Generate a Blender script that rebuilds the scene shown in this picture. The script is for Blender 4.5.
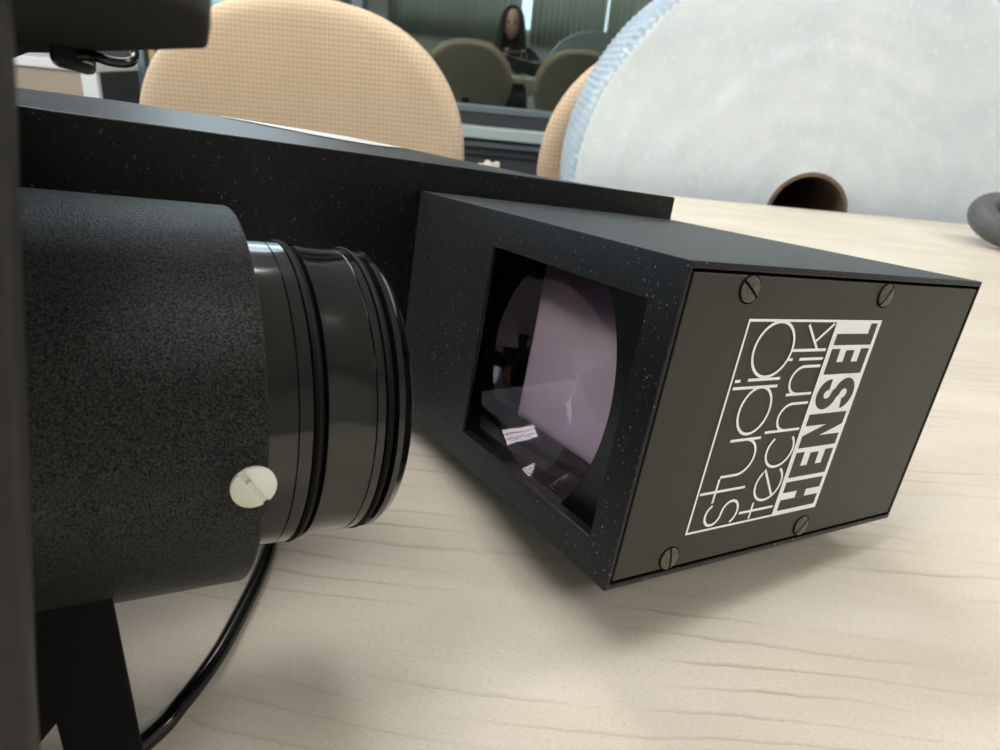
import bpy, bmesh, math, random
from mathutils import Matrix, Vector, noise
random.seed(7)
for o in list(bpy.data.objects): bpy.data.objects.remove(o, do_unlink=True)
scene = bpy.context.scene
COL = scene.collection
PI = math.pi

# ------------------------------------------------------------------ camera
F_PX = 691.07
W = Matrix(((0.9953962, 0.0958458, 0.0), (0.0405062, -0.4206726, 0.9063078), (0.0868658, -0.9021353, -0.4226183)))
CAM = Vector((0.0, 0.0, 0.884))
cd = bpy.data.cameras.new('camera'); cam = bpy.data.objects.new('camera', cd); COL.objects.link(cam)
cd.sensor_width = 36.0; cd.lens = 36.0 * F_PX / 1000.0
cd.clip_start = 0.005; cd.clip_end = 60
Rb = W @ Matrix(((1, 0, 0), (0, -1, 0), (0, 0, -1)))
cam.matrix_world = Matrix.Translation(CAM) @ Rb.to_4x4()
cd.dof.use_dof = True; cd.dof.focus_distance = 0.175; cd.dof.aperture_fstop = 30
scene.camera = cam

# ------------------------------------------------------------------ world, exposure
world = bpy.data.worlds.new('sky'); scene.world = world; world.use_nodes = True
bg = world.node_tree.nodes['Background']; bg.inputs[0].default_value = (0.78, 0.90, 1.0, 1); bg.inputs[1].default_value = 2.4
scene.view_settings.view_transform = 'Standard'; scene.view_settings.look = 'None'
scene.view_settings.gamma = 1.0; scene.view_settings.use_curve_mapping = False
scene.view_settings.exposure = 0.83
TUBE_POWER = 9.0          # radiance of the fluorescent tubes in the ceiling troffers

# ------------------------------------------------------------------ material helpers
def srgb(r, g, b):
    f = lambda c: ((c/255)/12.92 if c/255 <= .04045 else ((c/255+.055)/1.055)**2.4)
    return (f(r), f(g), f(b), 1)
class NT:
    def __init__(s, name):
        s.m = bpy.data.materials.new(name); s.m.use_nodes = True; s.t = s.m.node_tree
        s.b = s.t.nodes['Principled BSDF']; s.out = s.t.nodes['Material Output']
    def n(s, typ, **kw):
        x = s.t.nodes.new(typ)
        for k, v in kw.items():
            if hasattr(x, k): setattr(x, k, v)
            else: x.inputs[k.replace('_', ' ')].default_value = v
        return x
    def l(s, a, b): s.t.links.new(a, b)
    def ramp(s, fac, stops):
        r = s.n('ShaderNodeValToRGB'); e = r.color_ramp.elements
        while len(e) < len(stops): e.new(0.5)
        for i, (p, c) in enumerate(stops): e[i].position = p; e[i].color = c
        s.l(fac, r.inputs[0]); return r.outputs[0]
    def obj(s): return s.n('ShaderNodeTexCoord').outputs['Object']
    def noise(s, vec, scale, detail=2, rough=.5):
        x = s.n('ShaderNodeTexNoise'); x.inputs['Scale'].default_value = scale; x.inputs['Detail'].default_value = detail
        x.inputs['Roughness'].default_value = rough; s.l(vec, x.inputs['Vector']); return x.outputs[0]
    def scaled(s, vec, sc):
        x = s.n('ShaderNodeMapping'); x.inputs['Scale'].default_value = sc; s.l(vec, x.inputs['Vector']); return x.outputs[0]
    def bump(s, h, strength, dist):
        x = s.n('ShaderNodeBump'); x.inputs['Strength'].default_value = strength; x.inputs['Distance'].default_value = dist
        s.l(h, x.inputs['Height']); s.l(x.outputs[0], s.b.inputs['Normal'])
    def math(s, op, a, b=None):
        x = s.n('ShaderNodeMath'); x.operation = op
        for i, v in enumerate((a, b)):
            if v is None: continue
            if isinstance(v, (int, float)): x.inputs[i].default_value = v
            else: s.l(v, x.inputs[i])
        return x.outputs[0]
def plain(name, col, rough=.5, metal=0, spec=.5, coat=0):
    k = NT(name); k.b.inputs['Base Color'].default_value = col; k.b.inputs['Roughness'].default_value = rough
    k.b.inputs['Metallic'].default_value = metal; k.b.inputs['Specular IOR Level'].default_value = spec
    k.b.inputs['Coat Weight'].default_value = coat; k.b.inputs['Coat Roughness'].default_value = .05
    return k.m
def grainy(name, c0, c1, scale, rough, strength, dist, dust=0.0, spec=.5, sheen=0.0, glint=False):
    """powder-coated or crackle-painted metal: fine relief with a slight speckle and specks of dust"""
    k = NT(name); v = k.obj()
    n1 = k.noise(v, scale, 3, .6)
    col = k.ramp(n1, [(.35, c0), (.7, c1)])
    if dust:
        n2 = k.noise(v, scale*.55, 1, .5)
        d = k.ramp(n2, [(.70, (0, 0, 0, 1)), (.74, (1, 1, 1, 1))])
        mx = k.n('ShaderNodeMixRGB'); k.l(k.math('MULTIPLY', d, dust), mx.inputs[0]); k.l(col, mx.inputs[1])
        mx.inputs[2].default_value = srgb(150, 155, 160); col = mx.outputs[0]
    k.l(col, k.b.inputs['Base Color'])
    k.b.inputs['Roughness'].default_value = rough; k.b.inputs['Specular IOR Level'].default_value = spec
    if glint:
        n3 = k.noise(v, scale*1.1, 1, .5)
        k.l(k.ramp(n3, [(.38, (spec*.3,)*3+(1,)), (.66, (min(1, spec*2.2),)*3+(1,))]), k.b.inputs['Specular IOR Level'])
    k.b.inputs['Sheen Weight'].default_value = sheen; k.b.inputs['Sheen Roughness'].default_value = .35; k.b.inputs['Sheen Tint'].default_value = (.86, .94, 1, 1)
    k.bump(n1, strength, dist)
    return k.m

M_ = {}
M_['crackle'] = grainy('crackle_black_paint', srgb(9, 9, 9), srgb(22, 22, 23), 2300, .30, .9, .0011, 0, .48, 0, True)  # grain tones also paint in the sparkle of the crackle coat
M_['powder'] = grainy('fine_black_powder_coat', srgb(5, 6, 8), srgb(14, 16, 20), 1500, .45, .35, .0003, .5, .28, .24)
M_['beam'] = grainy('satin_black_paint', srgb(4, 4, 4), srgb(9, 9, 9), 1300, .36, .2, .0002, .18, .3, .15)
M_['bracket'] = grainy('dark_bracket_paint', srgb(26, 24, 22), srgb(38, 36, 33), 500, .6, .3, .0004)
M_['matte_black'] = plain('matte_black', srgb(9, 9, 10), .8, 0, .2)
M_['inside'] = plain('black_interior', srgb(14, 14, 16), .6)
M_['gap'] = plain('black_gap', srgb(6, 6, 6), .9, 0, .1)
M_['plate'] = grainy('bronze_grey_anodised_plate', srgb(46, 44, 40), srgb(51, 49, 45), 700, .45, .05, .0001, 0, .4)
M_['print'] = plain('white_print', srgb(246, 249, 251), .5)
M_['gloss_black'] = plain('glossy_black_barrel', srgb(9, 10, 10), .13, 0, .6, .2)
M_['satin_black'] = plain('satin_black_barrel', srgb(20, 21, 22), .3, 0, .6)
M_['rubber'] = plain('black_rubber_ring', srgb(4, 4, 4), .6, 0, .2)
M_['nylon'] = plain('white_nylon', srgb(224, 226, 212), .32, 0, .5)
M_['nylon'].node_tree.nodes['Principled BSDF'].inputs['Subsurface Weight'].default_value = .3
M_['nylon'].node_tree.nodes['Principled BSDF'].inputs['Subsurface Radius'].default_value = (.004, .004, .003)
M_['screw'] = grainy('worn_dark_screw', srgb(70, 70, 64), srgb(104, 102, 92), 800, .38, .1, .0001)
M_['screw'].node_tree.nodes['Principled BSDF'].inputs['Metallic'].default_value = .5
M_['cable'] = plain('black_cable_sheath', srgb(10, 10, 11), .18, 0, .6)
M_['painted_streak'] = plain('white_painted_streak', srgb(225, 228, 226), .3)
M_['steel'] = plain('bright_steel', srgb(190, 190, 188), .25, 1)
M_['chrome'] = plain('chair_dark_plastic', srgb(30, 30, 30), .5)

def coated_glass():
    k = NT('coated_lens_glass'); t = k.t
    gl = k.n('ShaderNodeBsdfGlossy'); gl.inputs['Color'].default_value = (0.80, 0.72, 0.84, 1); gl.inputs['Roughness'].default_value = .03
    tr = k.n('ShaderNodeBsdfTransparent'); tr.inputs['Color'].default_value = (.97, .96, .97, 1)
    lw = k.n('ShaderNodeLayerWeight'); lw.inputs['Blend'].default_value = .5
    fac = k.math('ADD', k.math('MULTIPLY', k.math('POWER', lw.outputs['Facing'], 4.0), .6), .05)
    mx = k.n('ShaderNodeMixShader'); k.l(fac, mx.inputs[0]); k.l(tr.outputs[0], mx.inputs[1]); k.l(gl.outputs[0], mx.inputs[2])
    k.l(mx.outputs[0], k.out.inputs[0]); return k.m
M_['lens'] = coated_glass()
def window_glass():
    k = NT('tinted_window_glass')
    gl = k.n('ShaderNodeBsdfGlossy'); gl.inputs['Color'].default_value = (.9, 1, .98, 1); gl.inputs['Roughness'].default_value = .01
    tr = k.n('ShaderNodeBsdfTransparent'); tr.inputs['Color'].default_value = (.62, .70, .68, 1)
    lw = k.n('ShaderNodeFresnel'); lw.inputs['IOR'].default_value = 1.6
    fac = k.math('ADD', lw.outputs[0], .16)
    mx = k.n('ShaderNodeMixShader'); k.l(fac, mx.inputs[0]); k.l(tr.outputs[0], mx.inputs[1]); k.l(gl.outputs[0], mx.inputs[2])
    k.l(mx.outputs[0], k.out.inputs[0]); return k.m
M_['window_glass'] = window_glass()

def maple():
    k = NT('light_maple_laminate'); v = k.obj()
    sep = k.n('ShaderNodeSeparateXYZ'); k.l(v, sep.inputs[0])
    warp = k.noise(k.scaled(v, (3.5, 9, 5)), 1.0, 2, .5)
    warp2 = k.noise(k.scaled(v, (26, 60, 20)), 1.0, 3, .6)
    w = k.math('ADD', k.math('MULTIPLY', sep.outputs[1], 115.0), k.math('ADD', k.math('MULTIPLY', warp, 7.0), k.math('MULTIPLY', warp2, .7)))
    fr = k.math('FRACT', w)
    line = k.ramp(fr, [(0, (1, 1, 1, 1)), (.035, (.55, .55, .55, 1)), (.16, (0, 0, 0, 1)), (.9, (0, 0, 0, 1)), (.985, (.25, .25, .25, 1)), (1, (1, 1, 1, 1))])
    fade = k.noise(k.scaled(v, (14, 40, 10)), 1.0, 2, .5)
    fade = k.ramp(fade, [(.40, (0, 0, 0, 1)), (.68, (1, 1, 1, 1))])
    fac = k.math('MULTIPLY', k.math('MULTIPLY', line, fade), .62)
    patch = k.noise(k.scaled(v, (9, 34, 9)), 1.0, 3, .6)
    base = k.ramp(patch, [(.3, srgb(205, 196, 179)), (.7, srgb(219, 212, 198))])
    pores = k.noise(k.scaled(v, (700, 2200, 700)), 1.0, 2, .6)
    pc = k.ramp(pores, [(.32, (.80, .78, .74, 1)), (.52, (1, 1, 1, 1))])
    m1 = k.n('ShaderNodeMixRGB', blend_type='MULTIPLY'); m1.inputs[0].default_value = .55; k.l(base, m1.inputs[1]); k.l(pc, m1.inputs[2])
    m2 = k.n('ShaderNodeMixRGB'); k.l(fac, m2.inputs[0]); k.l(m1.outputs[0], m2.inputs[1]); m2.inputs[2].default_value = srgb(138, 116, 90)
    k.l(m2.outputs[0], k.b.inputs['Base Color']); k.b.inputs['Roughness'].default_value = .42; k.b.inputs['Specular IOR Level'].default_value = .4
    k.bump(pores, .06, .0003)
    return k.m
M_['maple'] = maple()
def fabric():
    k = NT('tan_waffle_fabric'); v = k.obj()
    sep = k.n('ShaderNodeSeparateXYZ'); k.l(v, sep.inputs[0])
    cell = 2*PI/.0072
    wob = k.noise(v, 30, 2)
    a = k.math('SINE', k.math('ADD', k.math('MULTIPLY', sep.outputs[0], cell), k.math('MULTIPLY', wob, .8)))
    b = k.math('SINE', k.math('ADD', k.math('MULTIPLY', sep.outputs[2], cell), k.math('MULTIPLY', wob, .8)))
    h = k.math('ADD', k.math('MULTIPLY', k.math('ADD', a, k.math('MULTIPLY', b, 1.5)), .2), .5)
    c = k.ramp(h, [(.1, srgb(208, 181, 149)), (.6, srgb(222, 198, 168)), (1, srgb(226, 204, 175))])
    big = k.noise(v, 6, 3); bc = k.ramp(big, [(.3, (.9, .9, .9, 1)), (.7, (1.0, 1.0, 1.0, 1))])
    m = k.n('ShaderNodeMixRGB', blend_type='MULTIPLY'); m.inputs[0].default_value = 1; k.l(c, m.inputs[1]); k.l(bc, m.inputs[2])
    k.l(m.outputs[0], k.b.inputs['Base Color']); k.b.inputs['Roughness'].default_value = .95; k.b.inputs['Specular IOR Level'].default_value = .15
    k.b.inputs['Sheen Weight'].default_value = .15
    k.bump(h, .35, .0009); return k.m
M_['fabric'] = fabric()
def foam(face):
    k = NT('white_foam_face' if face else 'bluish_foam_side'); v = k.obj()
    n1 = k.noise(v, 130, 3, .65); n2 = k.noise(v, 14, 3, .6); n3 = k.noise(v, 120, 1, .5)
    if face: c = k.ramp(n2, [(.3, srgb(224, 234, 242)), (.7, srgb(238, 246, 252))])
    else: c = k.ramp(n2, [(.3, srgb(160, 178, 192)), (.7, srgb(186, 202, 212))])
    sp = k.ramp(n3, [(.62, (0, 0, 0, 1)), (.70, (1, 1, 1, 1))])
    m = k.n('ShaderNodeMixRGB'); k.l(k.math('MULTIPLY', sp, .55), m.inputs[0]); k.l(c, m.inputs[1]); m.inputs[2].default_value = srgb(244, 251, 255)
    k.l(m.outputs[0], k.b.inputs['Base Color']); k.b.inputs['Roughness'].default_value = .55
    k.b.inputs['Subsurface Weight'].default_value = .25; k.b.inputs['Subsurface Radius'].default_value = (.01, .01, .012)
    k.bump(n1, .35, .002); return k.m
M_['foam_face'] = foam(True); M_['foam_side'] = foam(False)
M_['cardboard'] = grainy('brown_cardboard', srgb(118, 96, 78), srgb(140, 118, 98), 300, .85, .1, .0005)
M_['ring'] = grainy('grey_cast_iron', srgb(70, 72, 74), srgb(92, 94, 96), 400, .5, .15, .0005)
M_['wall'] = grainy('painted_wall', srgb(214, 212, 205), srgb(220, 218, 212), 120, .85, .05, .001)
M_['dark_wall'] = plain('dark_charcoal_panel', srgb(54, 58, 60), .7)
M_['dark_room'] = plain('dim_room_paint', srgb(78, 82, 78), .9)
M_['ceiling'] = grainy('ceiling_tile', srgb(226, 226, 222), srgb(236, 236, 232), 200, .9, .2, .002)
M_['floor'] = grainy('grey_carpet', srgb(92, 90, 88), srgb(120, 118, 114), 500, .98, .6, .003)
M_['frame'] = plain('grey_aluminium_frame', srgb(118, 130, 138), .4, .3)
M_['sill'] = plain('pale_sill', srgb(176, 190, 190), .5)
M_['white_lam'] = plain('white_laminate', srgb(238, 238, 234), .4)
M_['beige'] = plain('beige_laminate', srgb(178, 160, 140), .55)
M_['board'] = plain('whiteboard_enamel', srgb(214, 232, 232), .25)
_k = NT('frosted_cyan_pane'); _t = _k.n('ShaderNodeBsdfTranslucent'); _t.inputs[0].default_value = (.50, .62, .62, 1); _k.l(_t.outputs[0], _k.out.inputs[0]); M_['frosted'] = _k.m
M_['brass'] = plain('ochre_strip', srgb(196, 168, 112), .5)
M_['curtain'] = plain('off_white_curtain', srgb(222, 222, 210), .9)
_k = M_['curtain'].node_tree; _t = _k.nodes.new('ShaderNodeBsdfTranslucent'); _t.inputs[0].default_value = srgb(214, 218, 206)
_m = _k.nodes.new('ShaderNodeMixShader'); _m.inputs[0].default_value = .45; _k.links.new(_k.nodes['Principled BSDF'].outputs[0], _m.inputs[1]); _k.links.new(_t.outputs[0], _m.inputs[2]); _k.links.new(_m.outputs[0], _k.nodes['Material Output'].inputs[0])
M_['skin'] = plain('skin', srgb(205, 160, 135), .5); M_['hair'] = plain('dark_brown_hair', srgb(34, 24, 22), .5)
M_['shirt'] = plain('dark_navy_cloth', srgb(36, 38, 48), .9); M_['paper'] = plain('crumpled_white_paper', srgb(190, 180, 172), .7)
def emitter(name, col, s):
    k = NT(name); k.b.inputs['Base Color'].default_value = (0, 0, 0, 1)
    k.b.inputs['Emission Color'].default_value = col; k.b.inputs['Emission Strength'].default_value = s; return k.m
M_['tube'] = emitter('lit_fluorescent_tube', (1.0, .965, .925, 1), TUBE_POWER)

# ------------------------------------------------------------------ mesh helpers
def finish(name, bm, mat, parent=None, loc=None, smooth=None, bevel=None, seg=2):
    me = bpy.data.meshes.new(name)
    bmesh.ops.recalc_face_normals(bm, faces=bm.faces)
    bm.to_mesh(me); bm.free()
    mats = mat if isinstance(mat, (list, tuple)) else [mat]
    for m in mats: me.materials.append(M_[m] if isinstance(m, str) else m)
    o = bpy.data.objects.new(name, me); COL.objects.link(o)
    if parent: o.parent = parent
    if loc is not None: o.location = loc
    if bevel:
        b = o.modifiers.new('bevel', 'BEVEL'); b.width = bevel; b.segments = seg; b.limit_method = 'ANGLE'; b.angle_limit = math.radians(35)
    if smooth is not None:
        for p in me.polygons: p.use_smooth = True
        try: me.set_sharp_from_angle(angle=math.radians(smooth))
        except Exception: pass
    return o
def tag(o, label, cat, group=None):
    o['label'] = label; o['category'] = cat
    if group: o['group'] = group
    return o
def structure(o, label=None):
    o['kind'] = 'structure'
    if label: o['label'] = label
    return o
def empty(name, loc, rotz=0):
    e = bpy.data.objects.new(name, None); COL.objects.link(e); e.location = loc; e.rotation_euler = (0, 0, rotz); e.empty_display_size = .05; return e
def box(bm, x0, x1, y0, y1, z0, z1, mi=0):
    vs = [bm.verts.new((x, y, z)) for x in (x0, x1) for y in (y0, y1) for z in (z0, z1)]
    for f in ((0,1,3,2), (4,6,7,5), (0,4,5,1), (2,3,7,6), (0,2,6,4), (1,5,7,3)):
        bm.faces.new([vs[i] for i in f]).material_index = mi
    return vs
def boxm(*a):
    bm = bmesh.new(); box(bm, *a); return bm
def lathe(prof, axis='X', n=96, c=(0, 0, 0), cap=True, mi=None):
    """profile [(t, r)] revolved about an axis through c"""
    bm = bmesh.new(); rings = []
    for t, r in prof:
        ring = []
        for i in range(n):
            a = 2*PI*i/n; p, q = r*math.cos(a), r*math.sin(a)
            co = {'X': (c[0]+t, c[1]+p, c[2]+q), 'Y': (c[0]+p, c[1]+t, c[2]+q), 'Z': (c[0]+p, c[1]+q, c[2]+t)}[axis]
            ring.append(bm.verts.new(co))
        rings.append(ring)
    for k in range(len(rings)-1):
        for i in range(n):
            f = bm.faces.new((rings[k][i], rings[k][(i+1) % n], rings[k+1][(i+1) % n], rings[k+1][i]))
            if mi: f.material_index = mi[k]
    if cap:
        bm.faces.new(rings[0]); bm.faces.new(rings[-1])
    return bm
def catmull(pts, sub=8):
    out = []
    P = [Vector(p) for p in pts]; P = [P[0]*2-P[1]] + P + [P[-1]*2-P[-2]]
    for i in range(1, len(P)-2):
        for k in range(sub):
            t = k/sub
            out.append(.5*((2*P[i]) + (P[i+1]-P[i-1])*t + (2*P[i-1]-5*P[i]+4*P[i+1]-P[i+2])*t*t + (-P[i-1]+3*P[i]-3*P[i+1]+P[i+2])*t**3))
    out.append(P[-2]); return out
def tube(bm, pts, r, n=14):
    pts = [Vector(p) for p in pts]; rings = []; ref = None
    for i, p in enumerate(pts):
        d = (pts[min(i+1, len(pts)-1)] - pts[max(i-1, 0)]).normalized()
        if ref is None: ref = Vector((0, 0, 1)) if abs(d.z) < .9 else Vector((1, 0, 0))
        s = d.cross(ref).normalized(); u = s.cross(d).normalized(); ref = u
        rr = r[i] if isinstance(r, (list, tuple)) else r
        rings.append([bm.verts.new(p + rr*(math.cos(2*PI*k/n)*s + math.sin(2*PI*k/n)*u)) for k in range(n)])
    for a, b in zip(rings, rings[1:]):
        for k in range(n): bm.faces.new((a[k], a[(k+1) % n], b[(k+1) % n], b[k]))
    bm.faces.new(rings[0]); bm.faces.new(rings[-1])
def prism(bm, poly, plane, t0, t1):
    """extrude a polygon given in the plane 'XZ' (t along y), 'XY' (t along z) or 'YZ' (t along x)"""
    f = {'XZ': lambda p, t: (p[0], t, p[1]), 'XY': lambda p, t: (p[0], p[1], t), 'YZ': lambda p, t: (t, p[0], p[1])}[plane]
    a = [bm.verts.new(f(p, t0)) for p in poly]; b = [bm.verts.new(f(p, t1)) for p in poly]
    bm.faces.new(a); bm.faces.new(b[::-1]); n = len(poly)
    for i in range(n): bm.faces.new((a[i], a[(i+1) % n], b[(i+1) % n], b[i]))

# ------------------------------------------------------------------ the room
X0, X1, Y0, Y1, ZC = -2.8, 3.0, -2.6, 2.80, 2.7
structure(finish('floor', boxm(X0-.1, X1+.1, Y0-.1, Y1+.1, -.08, 0), 'floor'), 'grey carpet floor under the table and chairs')
structure(finish('ceiling', boxm(X0-.1, X1+.1, Y0-.1, Y1+.1, ZC, ZC+.08), 'ceiling'), 'white tiled ceiling with fluorescent lights')
LY0, LY1, LZ0, LZ1 = -.6, 2.2, .95, 2.3
bm = bmesh.new(); box(bm, X0-.1, X0, Y0-.1, LY0, 0, ZC); box(bm, X0-.1, X0, LY1, Y1+.1, 0, ZC); box(bm, X0-.1, X0, LY0, LY1, LZ1, ZC)
box(bm, X0-.1, X0, LY0, LY1, 0, LZ0, 1)  # unseen lower part made charcoal to darken reflections on the lens side
structure(finish('wall_left', bm, ['wall', 'dark_wall']), 'painted wall at the left with a long daylight window')
win4 = empty('window_4', (X0, (LY0+LY1)/2, LZ0)); structure(win4, 'long daylight window in the left wall')
for y in (LY0, -.02+(LY0+LY1)/2, LY1-.04): finish('frame_post', boxm(-.07, -.02, y-(LY0+LY1)/2, y+.04-(LY0+LY1)/2, 0, LZ1-LZ0), 'white_lam', win4)
for z in (0, LZ1-LZ0-.04): finish('frame_rail', boxm(-.075, -.015, LY0-(LY0+LY1)/2, LY1-(LY0+LY1)/2, z, z+.04), 'white_lam', win4)
structure(finish('wall_right', boxm(X1, X1+.1, Y0-.1, Y1+.1, 0, ZC), 'wall'), 'plain painted wall at the right')
# far wall with the interior window: dark sill wall below, opening above
WX0, WX1, WZ0, WZ1 = -.66, 2.0, .69, 1.40
DX0, DX1, DZ0, DZ1 = -1.36, -.70, .925, 2.40
bm = bmesh.new()
UX1, UZ0 = 1.8, 1.50      # the upper daylight band runs right across above the interior window
box(bm, X0, DX0, Y1, Y1+.1, 0, ZC); box(bm, DX0, DX1, Y1, Y1+.1, 0, DZ0); box(bm, DX1, WX0, Y1, Y1+.1, 0, UZ0)
box(bm, WX1, X1, Y1, Y1+.1, 0, ZC); box(bm, WX0, WX1, Y1, Y1+.1, 0, .520); box(bm, WX0, WX1, Y1, Y1+.1, WZ1, UZ0); box(bm, UX1, WX1, Y1, Y1+.1, UZ0, ZC)
for f in bm.faces: f.material_index = 0
box(bm, DX0, UX1, Y1, Y1+.1, DZ1, ZC, 1)
structure(finish('wall_far', bm, ['dark_wall', 'wall']), 'charcoal and white wall behind the chairs')
win3 = empty('window_3', (-1.0, Y1, DZ0)); structure(win3, 'pale daylight window above the left chair and the interior window')
c3 = -1.0
def w3(name, x0, x1, z0, z1, mat, y0=-.01, y1=.05): return finish(name, boxm(x0-c3, x1-c3, y0, y1, z0-DZ0, z1-DZ0), mat, win3)
w3('frame_post', DX0, DX0+.03, DZ0, DZ1, 'frame'); w3('frame_post', DX1-.03, DX1, DZ0, UZ0, 'frame'); w3('frame_post', UX1-.03, UX1, UZ0, DZ1, 'frame')
w3('frame_rail', DX0+.03, DX1-.03, DZ0, DZ0+.02, 'frame'); w3('frame_rail', DX1, UX1-.03, UZ0, UZ0+.03, 'frame'); w3('frame_rail', DX0+.03, UX1-.03, DZ1-.03, DZ1, 'frame'); w3('frame_rail', DX0+.03, UX1-.03, 1.93, 1.97, 'frame')
for x in (-.10, .52, 1.15): w3('frame_post', x, x+.03, UZ0+.03, DZ1-.03, 'frame')
w3('frosted_pane', DX0+.03, DX1-.03, DZ0+.02, UZ0, 'frosted', .02, .026)
# dim neighbouring room behind the glass
bm = bmesh.new(); box(bm, WX0, WX1+.6, 4.6, 4.7, 0, ZC); box(bm, WX0-.02, WX0+.0, Y1+.1, 4.7, 0, ZC); box(bm, WX1+.6, WX1+.7, Y1+.1, 4.7, 0, ZC)
box(bm, WX0-.02, WX1+.7, Y1+.1, 4.7, ZC, ZC+.08); box(bm, WX0-.02, WX1+.7, Y1+.1, 4.7, -.08, 0)
structure(finish('wall_beyond', bm, 'dark_room'), 'dim room beyond the interior window')
win = empty('window_1', ((WX0+WX1)/2, Y1, WZ0)); structure(win, 'dark interior window with grey aluminium frame reflecting the room')
cx = (WX0+WX1)/2
def wpart(name, x0, x1, y0, y1, z0, z1, mat, bev=.003):
    return finish(name, boxm(x0-cx, x1-cx, y0-Y1, y1-Y1, z0-WZ0, z1-WZ0), mat, win, bevel=bev)
wpart('pane', WX0+.03, WX1-.03, Y1+.030, Y1+.038, .69, WZ1-.02, 'window_glass', None)
wpart('frame_rail', WX0, WX1, Y1-.010, Y1+.05, .668, .692, 'frame')
wpart('frame_rail', WX0, WX1, Y1-.005, Y1+.05, .621, .668, 'dark_wall')
wpart('window_sill', WX0-.02, WX1+.02, Y1-.055, Y1+.05, .578, .621, 'sill', .006)
wpart('sill_trim', WX0-.02, WX1+.02, Y1-.030, Y1+.05, .546, .566, 'frame')
wpart('sill_core', WX0, WX1, Y1-.012, Y1+.06, .515, .578, 'dark_wall', None)
wpart('frame_rail', WX0, WX1, Y1-.01, Y1+.05, WZ1-.04, WZ1, 'frame')
for x in (WX0, WX1-.04): wpart('frame_post', x, x+.04, Y1-.01, Y1+.05, .692, WZ1-.04, 'frame')
# near wall (behind the camera) with a daylight window and curtains
NX0, NX1, NZ0, NZ1 = -1.5, 1.6, 1.08, 2.3
bm = bmesh.new(); box(bm, X0, NX0, Y0-.1, Y0, 0, ZC); box(bm, NX1, X1, Y0-.1, Y0, 0, ZC); box(bm, NX0, NX1, Y0-.1, Y0, 0, NZ0); box(bm, NX0, NX1, Y0-.1, Y0, NZ1, ZC)
structure(finish('wall_near', bm, 'wall'), 'painted wall with the daylight window behind the viewer')
win2 = empty('window_2', ((NX0+NX1)/2, Y0, NZ0)); structure(win2, 'daylight window with white frame behind the viewer')
c2 = (NX0+NX1)/2
for x in (NX0, NX1-.04, -.02, .78, -.78):
    finish('frame_post', boxm(x-c2, x+.04-c2, -.06, -.02, 0, NZ1-NZ0), 'white_lam', win2)
for z in (0, NZ1-NZ0-.04): finish('frame_rail', boxm(NX0-c2, NX1-c2, -.07, -.015, z, z+.04), 'white_lam', win2)
def curtain(x0, x1, label):
    bm = bmesh.new(); n = int(110*(x1-x0)); lo = []; hi = []
    for i in range(n+1):
        x = x0+(x1-x0)*i/n; y = Y0+.07+.022*math.sin(i*.95)+.008*math.sin(i*.33)
        lo.append(bm.verts.new((x, y, .98))); hi.append(bm.verts.new((x, y-.01, 2.42)))
    for i in range(n): bm.faces.new((lo[i], lo[i+1], hi[i+1], hi[i]))
    o = finish('curtain', bm, 'curtain', smooth=180); m = o.modifiers.new('thick', 'SOLIDIFY'); m.thickness = .003
    tag(o, label, 'curtain', 'curtains of the window behind the viewer')
curtain(-1.55, -.14, 'off-white curtain at the left of the daylight window seen reflected')
curtain(-.03, .75, 'off-white curtain beside the bright gap seen reflected in the glass')
curtain(.78, 1.65, 'off-white curtain at the right end of the daylight window')

# fluorescent troffers in the ceiling
def troffer(x, y, label):
    e = tag(empty('ceiling_light', (x, y, ZC)), label, 'light', 'fluorescent troffers in the ceiling')
    bm = bmesh.new(); L, B = .60, .30
    box(bm, -L, L, -B, -B+.02, -.03, 0); box(bm, -L, L, B-.02, B, -.03, 0); box(bm, -L, -L+.02, -B+.02, B-.02, -.03, 0); box(bm, L-.02, L, -B+.02, B-.02, -.03, 0)
    finish('frame', bm, 'white_lam', e)
    for k in range(3):
        yy = -.185+.185*k
        bm = bmesh.new(); prism(bm, [(yy-.075, -.006), (yy-.055, -.022), (yy, -.027), (yy+.055, -.022), (yy+.075, -.006)], 'YZ', -L+.03, L-.03)
        finish('tube', bm, 'tube', e)
    return e
troffer(-.64, 1.32, 'fluorescent ceiling light above the left chair')
troffer(-.85, -.25, 'fluorescent ceiling light above the left end of the table')
troffer(.85, -1.55, 'added fluorescent light behind the viewer, brightening plate and foam')  # unseen light added to brighten the lettered plate and the foam face
troffer(1.85, .9, 'fluorescent ceiling light above the right end of the table')

# low white cabinet with beige door, far left
cab = tag(empty('low_cabinet', (-1.80, 2.645, 0)), 'low cabinet with beige door and white edging in the far left corner', 'cabinet')
bm = bmesh.new(); box(bm, -.34, -.32, -.13, .14, .0, .70); box(bm, .32, .34, -.13, .14, 0, .70); box(bm, -.32, .32, .12, .14, 0, .70); box(bm, -.32, .32, -.12, .12, 0, .05)
finish('body', bm, 'dark_wall', cab)
for x_ in (.287, -.34): finish('stile', boxm(x_, x_+.053, -.15, -.13, 0, .70), 'white_lam', cab)
finish('top', boxm(-.35, .342, -.155, .14, .70, .731), 'white_lam', cab, bevel=.003)
d = finish('door', boxm(-.285, .285, -.147, -.13, .055, .698), 'beige', cab, bevel=.002)
bm = bmesh.new(); tube(bm, [(.21, -.147, .40), (.21, -.175, .40), (.21, -.175, .52), (.21, -.147, .52)], .005, 8); finish('handle', bm, 'steel', d, smooth=60)
# slender grey post and ochre strip of the far wall
structure(finish('trim_1', boxm(-1.462, -1.431, Y1-.03, Y1, 0, 2.2), 'frame', bevel=.003), 'pale grey vertical wall strip beside the chair')
structure(finish('trim_2', boxm(-1.420, -1.398, Y1-.015, Y1, 0, 2.2), 'brass', bevel=.003), 'ochre vertical wall strip beside the chair')
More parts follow.
